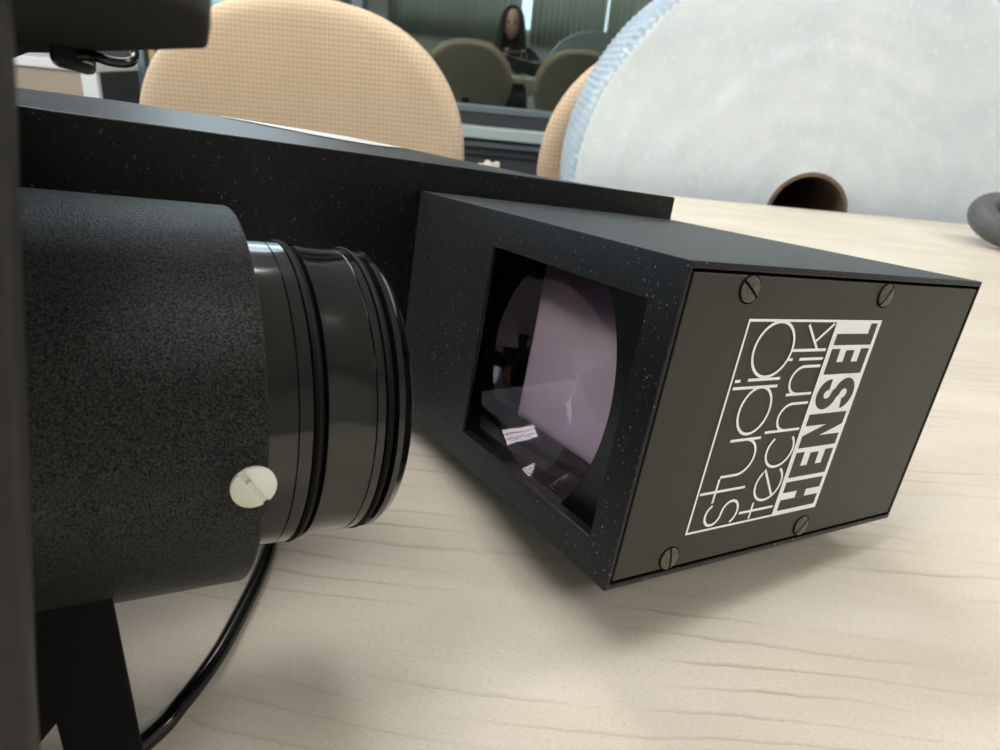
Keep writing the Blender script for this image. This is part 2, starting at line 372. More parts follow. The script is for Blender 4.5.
# ------------------------------------------------------------------ the table
tb = tag(empty('conference_table', (.1, .28, 0)), 'long conference table with light maple laminate top', 'table')
def rrect(x0, x1, y0, y1, r, n=10):
    out = []
    for cx_, cy_, a0 in ((x1-r, y1-r, 0), (x0+r, y1-r, 90), (x0+r, y0+r, 180), (x1-r, y0+r, 270)):
        for i in range(n+1):
            a = math.radians(a0+90*i/n); out.append((cx_+r*math.cos(a), cy_+r*math.sin(a)))
    return out
bm = bmesh.new(); prism(bm, rrect(-1.25, 1.45, -.62, .606, .08), 'XY', .708, .74); finish('table_top', bm, 'maple', tb, bevel=.004, seg=3)
for x in (-.85, 1.05):
    bm = bmesh.new(); box(bm, x-.04, x+.04, -.30, .30, .03, .708); finish('leg', bm, 'chrome', tb, bevel=.005)
    bm = bmesh.new(); box(bm, x-.05, x+.05, -.45, .45, 0, .03); finish('foot', bm, 'chrome', tb, bevel=.008)

# ------------------------------------------------------------------ office chairs
def super_outline(a, b, n=2.25, k=72):
    out = []
    for i in range(k):
        t = 2*PI*i/k; c, s = math.cos(t), math.sin(t)
        out.append((a*math.copysign(abs(c)**(2/n), c), b*math.copysign(abs(s)**(2/n), s)))
    return out
def cushion(out, depth, curve, plane):
    """closed pillow: nested rings of an outline, thick in the middle, rounded at the edge"""
    bm = bmesh.new(); k = len(out)
    prof = [(0.0, 1.0), (.35, 1.0), (.65, .985), (.85, .955), (.95, .90), (1.0, .82), (1.04, .6), (1.06, .3)]
    def mk(side):
        rings = []
        for h, s in prof:
            rings.append([(x*s, y*s, side*depth*.5*h) for x, y in out])
        return rings
    fr, bk = mk(-1), mk(1)
    seq = fr[::-1] + bk[1:]
    def put(p):
        x, v, d = p; d += curve*x*x
        return (x, d, v) if plane == 'XZ' else (x, v, d)
    R = [[bm.verts.new(put(p)) for p in r] for r in seq]
    for a, b in zip(R, R[1:]):
        for i in range(k): bm.faces.new((a[i], a[(i+1) % k], b[(i+1) % k], b[i]))
    for r, sgn in ((R[0], -1), (R[-1], 1)):
        c = bm.verts.new(put((0, 0, sgn*depth*.53)))
        for i in range(k): bm.faces.new((r[i], r[(i+1) % k], c))
    return bm
def make_chair(loc, rz, label):
    """origin under the seat centre, back towards +y"""
    e = tag(empty('office_chair', loc, rz), label, 'chair', 'tan office chairs around the table')
    out = super_outline(.266, .236)
    # lower half of the back is a little narrower
    out = [(x*(1 if v > 0 else 1-.10*(-v/.236)), v) for x, v in out]
    o = finish('backrest', cushion(out, .075, -.35, 'XZ'), 'fabric', e, (0, .235, .699), smooth=180)
    o2 = finish('back_shell', cushion([(x*.93, v*.93) for x, v in out], .03, -.35, 'XZ'), 'fabric', e, (0, .285, .699), smooth=180)
    finish('seat', cushion(super_outline(.26, .24), .085, 0, 'XY'), 'fabric', e, (0, -.03, .395), smooth=180)
    bm = bmesh.new(); tube(bm, catmull([(0, .02, .335), (0, .25, .34), (0, .315, .42), (0, .315, .62)], 6), .022, 10); finish('back_post', bm, 'chrome', e, smooth=60)
    bm = bmesh.new(); tube(bm, [(0, -.02, .10), (0, -.02, .36)], .027, 14); finish('column', bm, 'chrome', e, smooth=60)
    for k in range(5):
        a = 2*PI*k/5+.3; dx, dy = math.cos(a), math.sin(a)
        bm = bmesh.new(); tube(bm, [(0, -.02, .115), (dx*.15, -.02+dy*.15, .105), (dx*.29, -.02+dy*.29, .075)], [.028, .023, .017], 10)
        lg = finish('leg', bm, 'chrome', e, smooth=60)
        bm = lathe([(-.02, .012), (-.017, .027), (.017, .027), (.02, .012)], 'X', 16, (0, 0, 0))
        w = finish('caster', bm, 'rubber', lg, (dx*.29, -.02+dy*.29, .028), smooth=40); w.rotation_euler = (0, 0, a)
    return e
make_chair((-.36, .975, 0), 0, 'tan waffle-fabric office chair with its whole round back in view')
make_chair((.296, 1.035, 0), 0, 'tan office chair half hidden behind the white foam roll')

# ------------------------------------------------------------------ foam roll lying on the second chair
RX, RZ, RR, RY0, RY1 = .366, .7405, .300, .925, 1.19
roll = tag(empty('foam_roll', (RX, (RY0+RY1)/2, RZ-RR)), 'large roll of white packing foam with cardboard core behind the table', 'roll')
def foam_body():
    bm = bmesh.new(); n = 900; ys = [0, .006, .03, .08, .14, .2, RY1-RY0-.006, RY1-RY0]
    rings = []
    for j, y in enumerate(ys):
        ring = []
        for i in range(n):
            t = 2*PI*i/n
            amp = .0020*(.5+.8*noise.noise(Vector((math.cos(t)*2.2, math.sin(t)*2.2, 3))))
            r = RR-.001+amp*math.sin(t*188+3*noise.noise(Vector((math.cos(t)*5, math.sin(t)*5, y*9))))
            r += .004*noise.noise(Vector((math.cos(t)*1.4, math.sin(t)*1.4, y*3)))
            if j in (0, len(ys)-1): r -= .006
            ring.append(bm.verts.new((r*math.cos(t), y-(RY1-RY0)/2, RR+r*math.sin(t))))
        rings.append(ring)
    for a, b in zip(rings, rings[1:]):
        for i in range(n):
            bm.faces.new((a[i], a[(i+1) % n], b[(i+1) % n], b[i])).material_index = 1
    # end faces: rings in to the core, slightly uneven like wound layers
    for ring, s, y in ((rings[0], -1, -(RY1-RY0)/2), (rings[-1], 1, (RY1-RY0)/2)):
        prev = ring
        for q in range(1, 40):
            r = RR-.007-(RR-.007-.0528)*q/39
            cur = []
            for i in range(n):
                t = 2*PI*i/n
                yy = y + s*.0022*noise.noise(Vector((r*14*math.cos(t), r*14*math.sin(t), q*.35)))
                cur.append(bm.verts.new((r*math.cos(t)+.012*q/39, yy, RR+r*math.sin(t)-.014*q/39)))
            for i in range(n): bm.faces.new((prev[i], prev[(i+1) % n], cur[(i+1) % n], cur[i]))
            prev = cur
    return bm
finish('foam_layers', foam_body(), ['foam_face', 'foam_side'], roll, smooth=60)
hd = (RY1-RY0)/2
bm = lathe([(-hd+.001, .0475), (-hd-.001, .0480), (-hd-.001, .0525), (-hd+.002, .0530), (hd, .0530), (hd, .0475), (-hd+.001, .0475)], 'Y', 72, (0, 0, RR), cap=False)
core = finish('cardboard_core', bm, 'cardboard', roll, (.012, 0, -.014), smooth=40)
finish('added_core_disc', lathe([(hd-.03, .0476), (hd-.02, .0476)], 'Y', 48, (0, 0, RR)), 'matte_black', core)  # black disc added to keep the inside of the core dark

# ------------------------------------------------------------------ small things on the far side of the table
tr = tag(empty('iron_ring', (.517, .765, .74)), 'dark grey thick iron ring on the table at the right edge', 'ring')
bm = bmesh.new(); NN, MM = 64, 24; g = []
for i in range(NN):
    a = 2*PI*i/NN; row = []
    for j in range(MM):
        b = 2*PI*j/MM; r = .031+.0135*math.cos(b)
        row.append(bm.verts.new((r*math.cos(a), r*math.sin(a), .0145*math.sin(b))))
    g.append(row)
for i in range(NN):
    for j in range(MM): bm.faces.new((g[i][j], g[(i+1) % NN][j], g[(i+1) % NN][(j+1) % MM], g[i][(j+1) % MM]))
ro = finish('ring_body', bm, 'ring', tr, (.016, .0, .0265), smooth=180); ro.rotation_euler = (math.radians(22), 0, 0)
bm = bmesh.new(); tube(bm, [(.045, .012, .0300), (.11, .05, .022), (.17, .08, .014)], [.013, .012, .012], 14); finish('shank', bm, 'ring', tr, smooth=60)
bm = bmesh.new(); bmesh.ops.create_icosphere(bm, subdivisions=4, radius=.0145)
for v in bm.verts:
    f = 1+.55*noise.noise(v.co*110)+.2*noise.noise(v.co*260); v.co = Vector((v.co.x*f*1.05, v.co.y*f, max(v.co.z*f*.8, -.0135)))
tag(finish('crumpled_paper', bm, 'paper', None, (-.036, .845, .7537), smooth=25), 'small crumpled paper scrap behind the black beam', 'paper')

# ------------------------------------------------------------------ the black projection attachment
# frame of its own: x along the beam, y away from the viewer, z up; it leans back a little on the table
DM = Matrix(((0.63149, -0.40292, 0.03709, 0.03702), (0.39499, 0.62877, 0.10550, 0.14095), (-0.08777, -0.06929, 0.74162, 0.84847), (0, 0, 0, 1)))
A, B, C, BH = .16713, .17813, .10955, .01321
Q0 = Vector((.0, .10, -.125))
dev = bpy.data.objects.new('projection_attachment', None); COL.objects.link(dev); dev.empty_display_size = .05
dev.matrix_world = DM @ Matrix.Translation(Q0)
tag(dev, 'black studio light projection attachment with lens barrel, beam and mirror box on the table', 'projector')
def dpart(name, bm, mat, **kw): return finish(name, bm, mat, dev, -Q0, **kw)
def dsub(name, bm, mat, part, **kw): return finish(name, bm, mat, part, **kw)
def shear(x, y, z): return (x+.00114*z/C, y-.00454*z/C, z)

# --- long beam behind everything; its top rises slightly towards the back
bm = bmesh.new()
rear = [(-.30, .0185), (-.1639, .0194), (-.1223, .0205), (-.0867, .0203), (-.0451, .0199), (-.0121, .0197), (.0257, .0183), (.0482, .0171), (.0764, .0156), (.1229, .0133), (A, .0112)]
y1 = .26
ft = [bm.verts.new((x, B, BH)) for x, z in rear]; rt = [bm.verts.new((x, y1, z)) for x, z in rear]
fb = [bm.verts.new((x, B, -.108)) for x, z in rear]; rb = [bm.verts.new((x, y1, -.100)) for x, z in rear]
for i in range(len(rear)-1):
    bm.faces.new((ft[i], ft[i+1], rt[i+1], rt[i])); bm.faces.new((fb[i], fb[i+1], ft[i+1], ft[i]))
    bm.faces.new((rb[i], rb[i+1], rt[i+1], rt[i])); bm.faces.new((fb[i], fb[i+1], rb[i+1], rb[i]))
for i in (0, -1): bm.faces.new((ft[i], rt[i], rb[i], fb[i]))
beam = dpart('beam', bm, 'beam', bevel=.0006)
# white strip painting in the reflected streak along the rear of the beam top
def top_z(x, y):
    for (xa, za), (xb, zb) in zip(rear, rear[1:]):
        if xa <= x <= xb: zr = za+(zb-za)*(x-xa)/(xb-xa); break
    return BH+(zr-BH)*(y-B)/(y1-B)
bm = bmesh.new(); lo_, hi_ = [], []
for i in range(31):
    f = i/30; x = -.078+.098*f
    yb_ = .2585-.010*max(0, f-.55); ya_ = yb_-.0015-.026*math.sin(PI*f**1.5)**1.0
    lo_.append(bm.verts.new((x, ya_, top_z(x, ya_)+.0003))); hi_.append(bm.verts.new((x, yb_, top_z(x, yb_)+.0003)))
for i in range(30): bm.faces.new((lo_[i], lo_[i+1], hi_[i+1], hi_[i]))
tp = dsub('painted_streak_strip', bm, 'painted_streak', beam); tp.modifiers.new('thick', 'SOLIDIFY').thickness = .0002
tp['label'] = 'white strip standing in for a reflected streak'


# --- mirror box with window opening and recessed name plate
WY0, WY1, WZA, WZB = .0125, .1035, -.0970, -.0140
bm = bmesh.new()
V = lambda x, y, z: bm.verts.new(shear(x, y, z))
def ring_face(outer, inner):
    for i in range(4): bm.faces.new((outer[i], outer[(i+1) % 4], inner[(i+1) % 4], inner[i]))
c8 = {(i, j, k): V(i*A, j*B, -C if k == 0 else 0) for i in (0, 1) for j in (0, 1) for k in (0, 1)}
# lens side: opening, reveal and dark cavity
lo = [c8[0,0,0], c8[0,1,0], c8[0,1,1], c8[0,0,1]]
w0 = [V(0, y, z) for y, z in ((WY0, WZA), (WY1, WZA), (WY1, WZB), (WY0, WZB))]
w1 = [V(.0016, y, z) for y, z in ((WY0, WZA), (WY1, WZA), (WY1, WZB), (WY0, WZB))]
k0 = [V(.0016, y, z) for y, z in ((.006, -.104), (.170, -.104), (.170, -.006), (.006, -.006))]
k1 = [V(A, y, z) for y, z in ((.006, -.104), (.170, -.104), (.170, -.006), (.006, -.006))]
ring_face(lo, w0); ring_face(w0, w1)
nf0 = len(bm.faces)
ring_face(w1, k0); ring_face(k0, k1)
bm.faces.ensure_lookup_table()
for f in bm.faces[nf0:]: f.material_index = 1
# plate side: rim and recess
fo = [c8[0,0,0], c8[1,0,0], c8[1,0,1], c8[0,0,1]]
r0 = [V(x, 0, z) for x, z in ((.0017, -.1072), (A-.0017, -.1072), (A-.0017, -.0022), (.0017, -.0022))]
r1 = [V(x, .0030, z) for x, z in ((.0017, -.1072), (A-.0017, -.1072), (A-.0017, -.0022), (.0017, -.0022))]
ring_face(fo, r0)
nf1 = len(bm.faces); ring_face(r0, r1); bm.faces.new(r1); bm.faces.ensure_lookup_table()
for f in bm.faces[nf1:]: f.material_index = 2
bm.faces.new([c8[0,0,1], c8[1,0,1], c8[1,1,1], c8[0,1,1]]); bm.faces.new([c8[0,0,0], c8[1,0,0], c8[1,1,0], c8[0,1,0]])
ring_face([c8[1,0,0], c8[1,1,0], c8[1,1,1], c8[1,0,1]], k1); bm.faces.new([c8[0,1,0], c8[1,1,0], c8[1,1,1], c8[0,1,1]])  # unseen end left open to feed light to the added box
mbox = dpart('mirror_box', bm, ['powder', 'inside', 'gap'], bevel=.0005)
# name plate
def slab(u0, u1, v0, v1, off0, off1, bmx):
    vs = [bmx.verts.new((Vector(shear(u, 0, v))+Vector((0, -o, 0)))) for u in (u0, u1) for o in (off0, off1) for v in (v0, v1)]
    for f in ((0,1,3,2), (4,6,7,5), (0,4,5,1), (2,3,7,6), (0,2,6,4), (1,5,7,3)): bmx.faces.new([vs[i] for i in f])
bm = bmesh.new(); slab(.0027, A-.0024, -.1062, -.0032, -.0025, -.0001, bm)
dsub('name_plate', bm, 'plate', mbox, bevel=.0002, seg=1)['label'] = 'bronze-grey name plate'
# slotted countersunk screws
def slotted_head(R, dome, slot, depth, ang, n=36):
    """head disc facing -y, with a real slot: two half discs and a sunken floor"""
    bm = bmesh.new(); ca, sa = math.cos(ang), math.sin(ang)
    def put(p, q, h): return bm.verts.new((p*ca-q*sa, -h, p*sa+q*ca))
    def hgt(p, q): return dome*(1-(p*p+q*q)/(R*R))
    for s in (1, -1):
        a0 = math.asin(slot/R); arc = [(R*math.cos(a0+(PI-2*a0)*i/n), s*R*math.sin(a0+(PI-2*a0)*i/n)) for i in range(n+1)]
        rows = []
        for k in range(5):
            f = k/4
            rows.append([put(p, s*slot+(q-s*slot)*f if k else s*slot, hgt(p, s*slot+(q-s*slot)*f)) for p, q in arc])
        for r0_, r1_ in zip(rows, rows[1:]):
            for i in range(n): bm.faces.new((r0_[i], r0_[i+1], r1_[i+1], r1_[i]))
        low = [put(p, s*slot, -depth) for p, q in arc]
        for i in range(n): bm.faces.new((low[i], low[i+1], rows[0][i+1], rows[0][i]))
        rim = [put(p, q, -depth) for p, q in arc]
        for i in range(n): bm.faces.new((rows[-1][i], rows[-1][i+1], rim[i+1], rim[i]))
    q4 = [put(-R*.99, -slot, -depth*.85), put(R*.99, -slot, -depth*.85), put(R*.99, slot, -depth*.85), put(-R*.99, slot, -depth*.85)]
    bm.faces.new(q4)
    return bm
for (u, v), ang in zip(((.0278, -.0073), (.1012, -.0073), (.0995, -.1017), (.0268, -.1021)), (-.62, .95, .80, 1.75)):
    s = dsub('plate_screw', slotted_head(.0041, .0005, .00045, .0012, ang), 'screw', mbox, smooth=30)
    s.location = Vector(shear(u, 0, v))+Vector((0, -.0004, 0))
    bm = lathe([(0, .0046), (.0002, .0046)], 'Y', 32); g = dsub('screw_seat', bm, 'gap', mbox); g.location = Vector(shear(u, 0, v))+Vector((0, -.0002, 0))

# --- printed frame and lettering on the plate
U0, U1, V0, V1 = .0314, .1044, -.0939, -.0165
LAYER = [0]
def P3(u, v, off): return Vector(shear(u, 0, v))+Vector((0, -off, 0))
def ribbon(bm, pts, w, closed=False, off=.0001):
    LAYER[0] = (LAYER[0]+1) % 5; off += LAYER[0]*1.2e-5     # overlapping strokes never share a plane
    pts = [Vector(p) for p in pts]; n = len(pts); L = []; Rr = []
    for i in range(n):
        p = pts[i]
        if closed: a, b = pts[(i-1) % n], pts[(i+1) % n]
        else: a, b = pts[max(i-1, 0)], pts[min(i+1, n-1)]
        d = (b-a).normalized(); nn = Vector((-d.y, d.x))
        L.append(bm.verts.new(P3(*(p+nn*w/2), off))); Rr.append(bm.verts.new(P3(*(p-nn*w/2), off)))
    for i in range(n if closed else n-1):
        j = (i+1) % n; bm.faces.new((L[i], L[j], Rr[j], Rr[i]))
def flat(bm, poly, off):
    LAYER[0] = (LAYER[0]+1) % 5; off += LAYER[0]*1.2e-5
    bm.faces.new([bm.verts.new(P3(u, v, off)) for u, v in poly])
def rect(bm, u0, u1, v0, v1, off): flat(bm, [(u0, v0), (u1, v0), (u1, v1), (u0, v1)], off)
LW = .00105
bm = bmesh.new()
fw = .0009
rect(bm, U0, U0+fw, V0, V1, .0001); rect(bm, U0, U1, V0, V0+fw, .0001); rect(bm, U0, U1, V1-fw, V1, .0001); rect(bm, U1-fw, U1, V0, V1, .0001)
def arc(cw, ch, rw, rh, a0, a1, n=26): return [(cw+rw*math.cos(math.radians(a0+(a1-a0)*i/n)), ch+rh*math.sin(math.radians(a0+(a1-a0)*i/n))) for i in range(n+1)]
def line_of(base):
    def st(pts, closed=False): ribbon(bm, [(base-h, V0+w) for w, h in pts], LW, closed)
    return st
st = line_of(.0556)     # studio
st(arc(.0062, .0126, .0042, .0040, 25, 270) + arc(.0060, .0043, .0047, .0043, 90, -155)[1:])
st([(.0156, -.0002), (.0156, .0226)]); st([(.0112, .0150), (.0206, .0150)])
st([(.0213, .0150), (.0213, .0080)] + arc(.0281, .0075, .0068, .0072, 180, 360)[1:] + [(.0349, .0155)])
st([(.0349, .0155), (.0349, -.0002)])
st(arc(.0455, .0078, .0086, .0078, 0, 360)[:-1], True); st([(.0541, -.0002), (.0541, .0222)])
st([(.0568, -.0002), (.0568, .0160)]); st([(.0566, .0196), (.0566, .0222)])
st(arc(.0671, .0079, .0095, .0097, 0, 360, 40)[:-1], True)
st = line_of(.0762)     # technik
st([(.0046, 0), (.0046, .0190)]); st([(.0013, .0125), (.0080, .0125)])
st([(.0093, .0030), (.0213, .0118)] + arc(.0152, .0074, .0068, .0072, 38, 325)[1:])
st(arc(.0287, .0072, .0066, .0073, 42, 318))
st([(.0366, 0), (.0366, .0192)]); st([(.0366, .0080)] + arc(.0417, .0085, .0051, .0058, 180, 0) + [(.0468, 0)])
st([(.0504, 0), (.0504, .0142)]); st([(.0504, .0080)] + arc(.0556, .0085, .0051, .0058, 180, 0) + [(.0607, 0)])
st([(.0634, 0), (.0634, .0132)]); st([(.0634, .0168), (.0634, .0190)])
st([(.0666, 0), (.0666, .0186)]); st([(.0668, .0052), (.0756, .0138)]); st([(.0692, .0080), (.0760, -.0002)])
dsub('plate_print', bm, 'print', mbox)['label'] = 'thin white frame with the words studio technik'
# white block with dark capitals HENSEL
bm = bmesh.new(); rect(bm, .0772, U1, V0, V1, .00012)
dsub('print_block', bm, 'print', mbox)['label'] = 'white block behind the dark capitals'
bm = bmesh.new(); HB, HH, SW = .1022, .0226, .0034
def cap(poly): flat(bm, [(HB-h, V0+w) for w, h in poly], .0002)
def crect(w0, w1, h0, h1): cap([(w0, h0), (w1, h0), (w1, h1), (w0, h1)])
SW = .0046
crect(.0020, .0020+SW, 0, HH); crect(.0096, .0096+SW, 0, HH); crect(.0020+SW, .0096, HH/2-.0028, HH/2+.0028)
def capE(w0, w1):
    crect(w0, w0+SW, 0, HH)
    for h0, k_ in ((0, 0), (HH/2-.0025, .0006), (HH-.0050, 0)): crect(w0+SW, w1-k_, h0, h0+.0050)
capE(.0160, .0264)
LAYER[0] = 0
crect(.0282, .0282+SW, 0, HH); crect(.0372, .0372+SW, 0, HH); cap([(.0282+SW*.3, HH), (.0282+SW*1.1, HH), (.0372+SW*.7, 0), (.0372-SW*.1, 0)])
# S as a thick ribbon
pts = arc(.0494, HH*.715, .0038, HH*.185, -5, 270) + arc(.0494, HH*.285, .0040, HH*.185, 90, -175)[1:]
ribbon(bm, [(HB-h, V0+ww_) for ww_, h in pts], SW*.92, False, .0002)
capE(.0572, .0668); crect(.0682, .0682+SW*.9, 0, HH); crect(.0682+SW*.9, .0762, 0, .0040)
dsub('print_capitals', bm, 'plate', mbox)['label'] = 'dark capitals HENSEL on the white block'

# --- big coated lens behind the window, added light box inside
def lens_mesh():
    bm = bmesh.new(); R0, yc, zc = .0690, .0950, -.0575
    nr, na = 26, 110; x0 = .0080; H = .0052; back = .0150
    f, k = [], []
    for j in range(nr+1):
        r = R0*j/nr; rowf = []; rowk = []
        for i in range(na):
            t = 2*PI*i/na; y, z = yc+r*math.cos(t), zc+r*math.sin(t)
            z = min(max(z, -.1025), -.0075); y = min(y, .169)
            rr = ((y-yc)**2+(z-zc)**2)/(R0*R0)
            s = shear(x0+.0042-H*(1-rr)-.004, y, z); rowf.append(bm.verts.new(s))
            s = shear(back, y, z); rowk.append(bm.verts.new(s))
        f.append(rowf); k.append(rowk)
    for j in range(nr):
        for i in range(na):
            bm.faces.new((f[j][i], f[j][(i+1) % na], f[j+1][(i+1) % na], f[j+1][i]))
    for i in range(na): bm.faces.new((f[nr][i], f[nr][(i+1) % na], k[nr][(i+1) % na], k[nr][i]))
    # strongly curved rear surface of the condenser
    Rb, ap, by, bz, bx = .052, .045, .060, -.055, .010; d0 = math.sqrt(Rb*Rb-ap*ap); rows = []
    for j in range(25):
        r = ap*j/24; x = bx+math.sqrt(Rb*Rb-r*r)-d0
        rows.append([bm.verts.new(shear(x, by+r*math.cos(2*PI*i/96), bz+r*math.sin(2*PI*i/96))) for i in range(96)])
    for r0_, r1_ in zip(rows, rows[1:]):
        for i in range(96): bm.faces.new((r0_[i], r0_[(i+1) % 96], r1_[(i+1) % 96], r1_[i]))
    bmesh.ops.remove_doubles(bm, verts=bm.verts, dist=1e-6)
    return bm
dsub('lens', lens_mesh(), 'lens', mbox, smooth=60)['label'] = 'large coated lens behind the square window'
# light box added for the lavender glow in the lens: baffles, sheet, white walls
_k = NT('added_lavender_diffuser'); _t = _k.n('ShaderNodeBsdfTranslucent'); _t.inputs[0].default_value = (.95, .90, 1.0, 1)
_k.b.inputs['Base Color'].default_value = srgb(150, 140, 150); _k.b.inputs['Roughness'].default_value = .4
_m = _k.n('ShaderNodeMixShader'); _m.inputs[0].default_value = .96; _k.l(_k.b.outputs[0], _m.inputs[1]); _k.l(_t.outputs[0], _m.inputs[2]); _k.l(_m.outputs[0], _k.out.inputs[0]); M_['added_diffuser'] = _k.m
M_['added_chamber'] = plain('added_white_chamber', srgb(240, 236, 242), .7)
def sbox(bmx, x0, x1, y0, y1, z0, z1):
    vs = [bmx.verts.new(shear(x, y, z)) for x in (x0, x1) for y in (y0, y1) for z in (z0, z1)]
    for f in ((0,1,3,2), (4,6,7,5), (0,4,5,1), (2,3,7,6), (0,2,6,4), (1,5,7,3)): bmx.faces.new([vs[i] for i in f])
bm = bmesh.new(); sbox(bm, .050, .052, .060, .134, -.1035, -.0065); dsub('added_diffuser', bm, 'added_diffuser', mbox)
for y0_, y1_ in ((.0065, .060), (.134, .1695)):
    bm = bmesh.new(); sbox(bm, .0495, .0525, y0_, y1_, -.1035, -.0065); dsub('added_baffle', bm, 'inside', mbox)
SH = -.046
for c_ in ((.053, .166, .0065, .008, -.1035, SH), (.053, .166, .168, .1695, -.1035, SH), (.053, .166, .008, .168, -.1035, -.102), (.061, .166, .008, .168, SH, SH+.0015)):
    bm = bmesh.new(); sbox(bm, *c_); dsub('added_chamber_wall', bm, 'added_chamber', mbox)
bm = bmesh.new(); sbox(bm, .163, .166, .0065, .1695, SH+.0015, -.0065); dsub('added_end_cover', bm, 'inside', mbox)
# dark mount around the round edge of the lens
bm = bmesh.new(); va, vb = [], []
for i in range(61):
    t_ = math.radians(180-62+124*i/60)
    yi, zi = .0950+.0690*math.cos(t_), -.0575+.0690*math.sin(t_)
    va.append(bm.verts.new(shear(.0086, yi, min(max(zi, -.1035), -.0065)))); vb.append(bm.verts.new(shear(.0100, .0065, min(max(-.0575+.0690*math.sin(t_), -.1035), -.0065))))
for i in range(60): bm.faces.new((va[i], va[i+1], vb[i+1], vb[i]))
mo = dsub('lens_mount', bm, 'satin_black', mbox); md = mo.modifiers.new('thick', 'SOLIDIFY'); md.thickness = .0008
# thin bright lip along the lower edge of the window
bm = bmesh.new(); vs = [shear(x, y, z) for x, y, z in ((-.0003, WY0, -.0968), (.004, WY0, -.0968), (.004, WY1, -.0968), (-.0003, WY1, -.0968))]
a = [bm.verts.new(v) for v in vs]; b2 = [bm.verts.new(Vector(v)+Vector((0, 0, .0012))) for v in vs]
bm.faces.new(a); bm.faces.new(b2)
for i in range(4): bm.faces.new((a[i], a[(i+1) % 4], b2[(i+1) % 4], b2[i]))
dsub('window_lip', bm, 'satin_black', mbox, bevel=.0003)

# --- lens housing: crackle-painted sheet tube with nylon clamping screw
AY, AZ = .0605, -.0552
HR = .0522
bm = lathe([(-.285, .010), (-.285, HR), (-.1098, HR), (-.1092, HR-.0003), (-.1092, HR-.0013), (-.1100, HR-.0016), (-.27, HR-.0016), (-.27, .010)], 'X', 160, (0, AY, AZ), cap=False)
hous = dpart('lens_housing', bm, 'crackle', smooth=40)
ns = dsub('nylon_screw', slotted_head(.0050, .0012, .0007, .0009, -.95), 'nylon', hous, smooth=30)
th = math.atan2(-.0577-AZ, .0084-AY)
ns.location = (-.1126, AY+(HR+.0019)*math.cos(th), AZ+(HR+.0019)*math.sin(th)); ns.rotation_euler = (th-PI, 0, 0)
ns['label'] = 'white nylon slotted screw'
bm = bmesh.new(); tube(bm, [(0, -.0005, 0), (0, .012, 0)], .0022, 14); sh = dsub('screw_shank', bm, 'nylon', hous, smooth=40); sh.location = ns.location; sh.rotation_euler = ns.rotation_euler

# --- glossy lens barrel with rings
def barrel(name, prof, mat, parent=None):
    bm = lathe(prof, 'X', 160, (0, AY, AZ), cap=False)
    return dpart(name, bm, mat, smooth=30) if parent is None else dsub(name, bm, mat, parent, smooth=30)
br = barrel('lens_barrel', [(-.20, .040), (-.20, .0437), (-.1003, .0437), (-.1001, .0434), (-.0999, .0437), (-.0967, .0437), (-.0964, .0420), (-.0934, .0420), (-.0931, .0424), (-.0927, .0433), (-.0915, .0432), (-.0885, .0428), (-.0850, .0426), (-.0815, .0426), (-.0801, .0427), (-.0799, .0425), (-.0797, .0428), (-.0776, .0428), (-.0772, .0412), (-.0746, .0412), (-.0742, .0416), (-.0738, .0428), (-.0722, .0428), (-.0716, .0424), (-.0694, .0410), (-.0690, .0404), (-.0690, .0365), (-.075, .0350), (-.085, .0345), (-.085, .002)], 'gloss_black')
barrel('focus_ring', [(-.0963, .0419), (-.0961, .0436), (-.0953, .0441), (-.0944, .0438), (-.0936, .0427), (-.0936, .0419)], 'rubber', br)
barrel('filter_ring', [(-.0771, .0411), (-.0769, .0427), (-.0762, .0431), (-.0754, .0427), (-.0748, .0417), (-.0748, .0411)], 'rubber', br)
bm = lathe([(-.084, .001), (-.0810, .012), (-.0803, .024), (-.0830, .0345)], 'X', 96, (0, AY, AZ), cap=True); dsub('front_lens', bm, 'lens', br, smooth=60)

def on_table(x, y): return -.14626+.1183*x+.0934*y    # height of the table top in the attachment's own frame
# --- bracket at the near left: post, arm, foot and leg
bm = bmesh.new()
po = [(-.185, on_table(-.185, -.046)+.0006), (-.1512, on_table(-.1512, -.046)+.0006), (-.1512, -.0521), (-.1505, -.0200), (-.1500, .0045), (-.1496, .0188), (-.1496, .030), (-.185, .030)]
prism(bm, po, 'XZ', -.060, -.048); post = dpart('bracket_post', bm, 'bracket', bevel=.0008)
bm = bmesh.new()
prism(bm, [(-.1258, -.0075), (-.1290, -.0294), (-.1315, -.0435), (-.1334, -.0490), (-.1365, -.0525), (-.150, -.056), (-.26, -.056), (-.26, .17), (-.158, .17), (-.1525, .1132), (-.1425, .0692), (-.1360, .0399)], 'XY', .0284, .0365)  # unseen left and rear ends stretched to shade the housing
dpart('bracket_arm', bm, 'bracket', bevel=.0012, seg=3)
bm = bmesh.new()
prism(bm, [(-.185, -.060), (-.1420, -.0680), (-.1395, -.0935), (-.1312, on_table(-.1312, .022)+.0006), (-.1500, on_table(-.15, .022)+.0006), (-.1506, -.1335), (-.1520, -.1225), (-.1600, -.1330), (-.170, on_table(-.17, .022)+.0006), (-.195, on_table(-.195, .022)+.0006)], 'XZ', .022, .026)
leg = dpart('support_leg', bm, 'matte_black', bevel=.0004)
bm = bmesh.new()
fb_ = box(bm, -.205, -.172, -.060, .12, 0, .007)
for v_ in fb_: v_.co.z += on_table(v_.co.x, v_.co.y)+.0006
dpart('foot_bar', bm, 'matte_black', bevel=.001)
